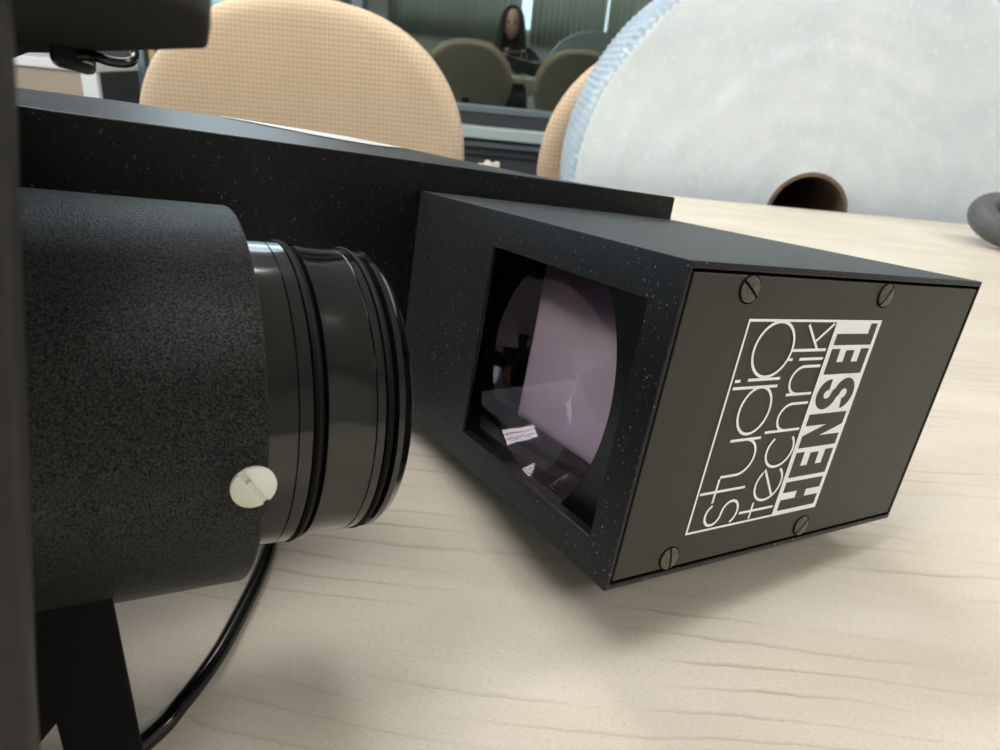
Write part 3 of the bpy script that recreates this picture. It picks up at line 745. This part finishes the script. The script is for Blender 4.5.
# cable clip with wire under the arm
bm = bmesh.new()
prism(bm, [(-.1474, .0320), (-.1476, .0258), (-.1471, .0247), (-.1460, .0242), (-.1405, .0236), (-.1395, .0239), (-.1391, .0247), (-.1391, .0262), (-.1400, .0330)], 'XZ', .049, .058)
clip = dpart('cable_clip', bm, 'gloss_black', bevel=.0006)
bm = bmesh.new(); tube(bm, catmull([(-.1425, .047, .0268), (-.1400, .046, .0272), (-.1365, .046, .0268), (-.1335, .047, .0272), (-.1318, .05, .0290), (-.1325, .055, .034)], 6), .0011, 10); dsub('wire', bm, 'cable', clip, smooth=60)
bm = bmesh.new(); tube(bm, [(-.1418, .0485, .0262), (-.1396, .0485, .0257)], .0007, 8); dsub('pin', bm, 'steel', clip, smooth=60)
# ------------------------------------------------------------------ cable on the table
zc_ = .7423
CABLE = [(-.0698, .186), (-.0650, .1668), (-.0634, .1528), (-.0630, .1385), (-.0634, .1230), (-.0658, .1088), (-.0690, .0988)]
pts = [(-.115, .300, zc_), (-.092, .250, zc_), (-.0755, .208, zc_)] + [(x, y, zc_) for x, y in CABLE] + [(-.085, .070, zc_), (-.11, .052, zc_), (-.17, .040, zc_), (-.30, .05, zc_)]
bm = bmesh.new(); tube(bm, catmull(pts, 10), .0021, 16)
tag(finish('power_cable', bm, 'cable', smooth=60), 'glossy black cable curving over the table below the lens barrel', 'cable')

# ------------------------------------------------------------------ the photographer, seen reflected in the dark window
def skin_obj(name, verts, edges, mat, parent, root=0, sub=2):
    me = bpy.data.meshes.new(name); me.from_pydata([v[:3] for v in verts], edges, []); me.materials.append(M_[mat])
    o = bpy.data.objects.new(name, me); COL.objects.link(o); o.parent = parent
    o.modifiers.new('skin', 'SKIN'); me.skin_vertices.new() if not me.skin_vertices else None
    for i, v in enumerate(verts):
        sv = me.skin_vertices[0].data[i]; r = v[3]; sv.radius = r if isinstance(r, tuple) else (r, r); sv.use_root = (i == root)
    sm = o.modifiers.new('sub', 'SUBSURF'); sm.levels = sub; sm.render_levels = sub
    for p in me.polygons: p.use_smooth = True
    o.modifiers['skin'].use_smooth_shade = True
    return o
PX, PY = -.17, -.78
per = tag(empty('person', (PX, PY, 0)), 'long-haired person in dark clothes leaning in to take the photo, reflected in the window', 'person')
make_chair((PX, PY-.02, 0), PI, 'tan office chair under the person, behind the viewer')
v = [(0, 0, .53, (.15, .11)), (0, .04, .64, (.135, .10)), (0, .11, .77, (.145, .10)), (0, .17, .88, (.13, .085)), (0, .21, .955, .05), (0, .235, 1.0, .048),
     (.17, .17, .875, .055), (.23, .30, .80, .045), (.20, .50, .79, .034), (.125, .68, .862, .026),
     (-.17, .17, .875, .055), (-.22, .30, .80, .045), (-.15, .50, .79, .034), (-.02, .68, .862, .026),
     (.10, .05, .52, .085), (.12, .42, .50, .065), (.12, .42, .25, .048), (.12, .42, .07, .035), (.12, .53, .035, .03),
     (-.10, .05, .52, .085), (-.12, .42, .50, .065), (-.12, .42, .25, .048), (-.12, .42, .07, .035), (-.12, .53, .035, .03)]
e_ = [(0,1), (1,2), (2,3), (3,4), (4,5), (3,6), (6,7), (7,8), (8,9), (3,10), (10,11), (11,12), (12,13), (0,14), (14,15), (15,16), (16,17), (17,18), (0,19), (19,20), (20,21), (21,22), (22,23)]
body = skin_obj('body', v, e_, 'shirt', per)
# head with face
bm = bmesh.new(); bmesh.ops.create_uvsphere(bm, u_segments=40, v_segments=28, radius=1)
for vv in bm.verts:
    x, y, z = vv.co; k = 1-.22*max(0, -z)**1.5
    nose = .16*math.exp(-((x/.16)**2+((z+.10)/.22)**2)) if y > 0 else 0
    eye = -.05*sum(math.exp(-(((x-sx*.36)/.16)**2+((z-.08)/.12)**2)) for sx in (1, -1)) if y > 0 else 0
    lip = .04*math.exp(-((x/.28)**2+((z+.48)/.10)**2)) if y > 0 else 0
    vv.co = Vector((x*.072*k, (y*(1+0)+nose+eye+lip)*.088*(k if y > 0 else 1), z*.112))
HC = Vector((0, .27, 1.09))
finish('head', bm, 'skin', per, HC, smooth=180)
for sx in (1, -1):
    bm = bmesh.new(); bmesh.ops.create_uvsphere(bm, u_segments=14, v_segments=10, radius=.011); finish('eye', bm, 'gloss_black', per, HC+Vector((sx*.027, .074, .009)), smooth=180)
    bm = bmesh.new(); bmesh.ops.create_uvsphere(bm, u_segments=14, v_segments=10, radius=1)
    for vv in bm.verts: vv.co = Vector((vv.co.x*.008, vv.co.y*.018, vv.co.z*.03))
    finish('ear', bm, 'skin', per, HC+Vector((sx*.072, -.005, -.005)), smooth=180)
# long hair: cap over the skull falling past the shoulders at the sides and back
bm = bmesh.new(); nn = 48; rows = []
for j in range(22):
    t = j/21; row = []
    for i in range(nn+1):
        a = math.radians(-38+256*i/nn)   # open towards the face (+y is at 90 deg after the shift below)
        a = math.radians(128)+math.radians(284)*i/nn
        if t < .35:
            f = t/.35; lat = PI/2*(1-f); rx, ry = .086*math.cos(lat), .104*math.cos(lat); z = .124*math.sin(lat)
        else:
            f = (t-.35)/.65; rx, ry = .086+.035*math.sin(f*PI*.6), .104+.01*f; z = -.30*f
        w_ = 1+.03*math.sin(i*2.1)+.02*math.sin(i*5.3+j*.4)
        row.append(bm.verts.new((rx*w_*math.cos(a), ry*w_*math.sin(a)-.012-.02*max(0, -z)/.3, z)))
    rows.append(row)
for r0_, r1_ in zip(rows, rows[1:]):
    for i in range(nn): bm.faces.new((r0_[i], r0_[i+1], r1_[i+1], r1_[i]))
hr = finish('hair', bm, 'hair', per, HC, smooth=180); m = hr.modifiers.new('thick', 'SOLIDIFY'); m.thickness = .012; m.offset = 1
# hands: palm and five fingers closing on the phone from both sides
def hand(side, cx_):
    y0, z0 = .72, .872
    bm_v = [(cx_, .675, .862, .024), (cx_, .715, .868, (.020, .030)), (cx_, .742, .872, (.016, .030))]
    o = skin_obj('hand', bm_v, [(0, 1), (1, 2)], 'skin', per)
    for k in range(4):
        dz = .030-.019*k; ln = (.9, 1.0, .95, .78)[k]
        fv = [(cx_, .738, z0+dz, .0085), (cx_-side*.002, .738+.022*ln, z0+dz+.002, .008), (cx_-side*.016, .738+.030*ln, z0+dz+.003, .0075), (cx_-side*.030*ln, .738+.026*ln, z0+dz+.003, .0065)]
        skin_obj('finger', fv, [(0, 1), (1, 2), (2, 3)], 'skin', o, sub=1)
    tv = [(cx_, .705, z0-.01, .010), (cx_-side*.016, .716, z0+.004, .0095), (cx_-side*.030, .728, z0+.010, .008)]
    skin_obj('thumb', tv, [(0, 1), (1, 2)], 'skin', o, sub=1)
hand(1, .125); hand(-1, -.02)
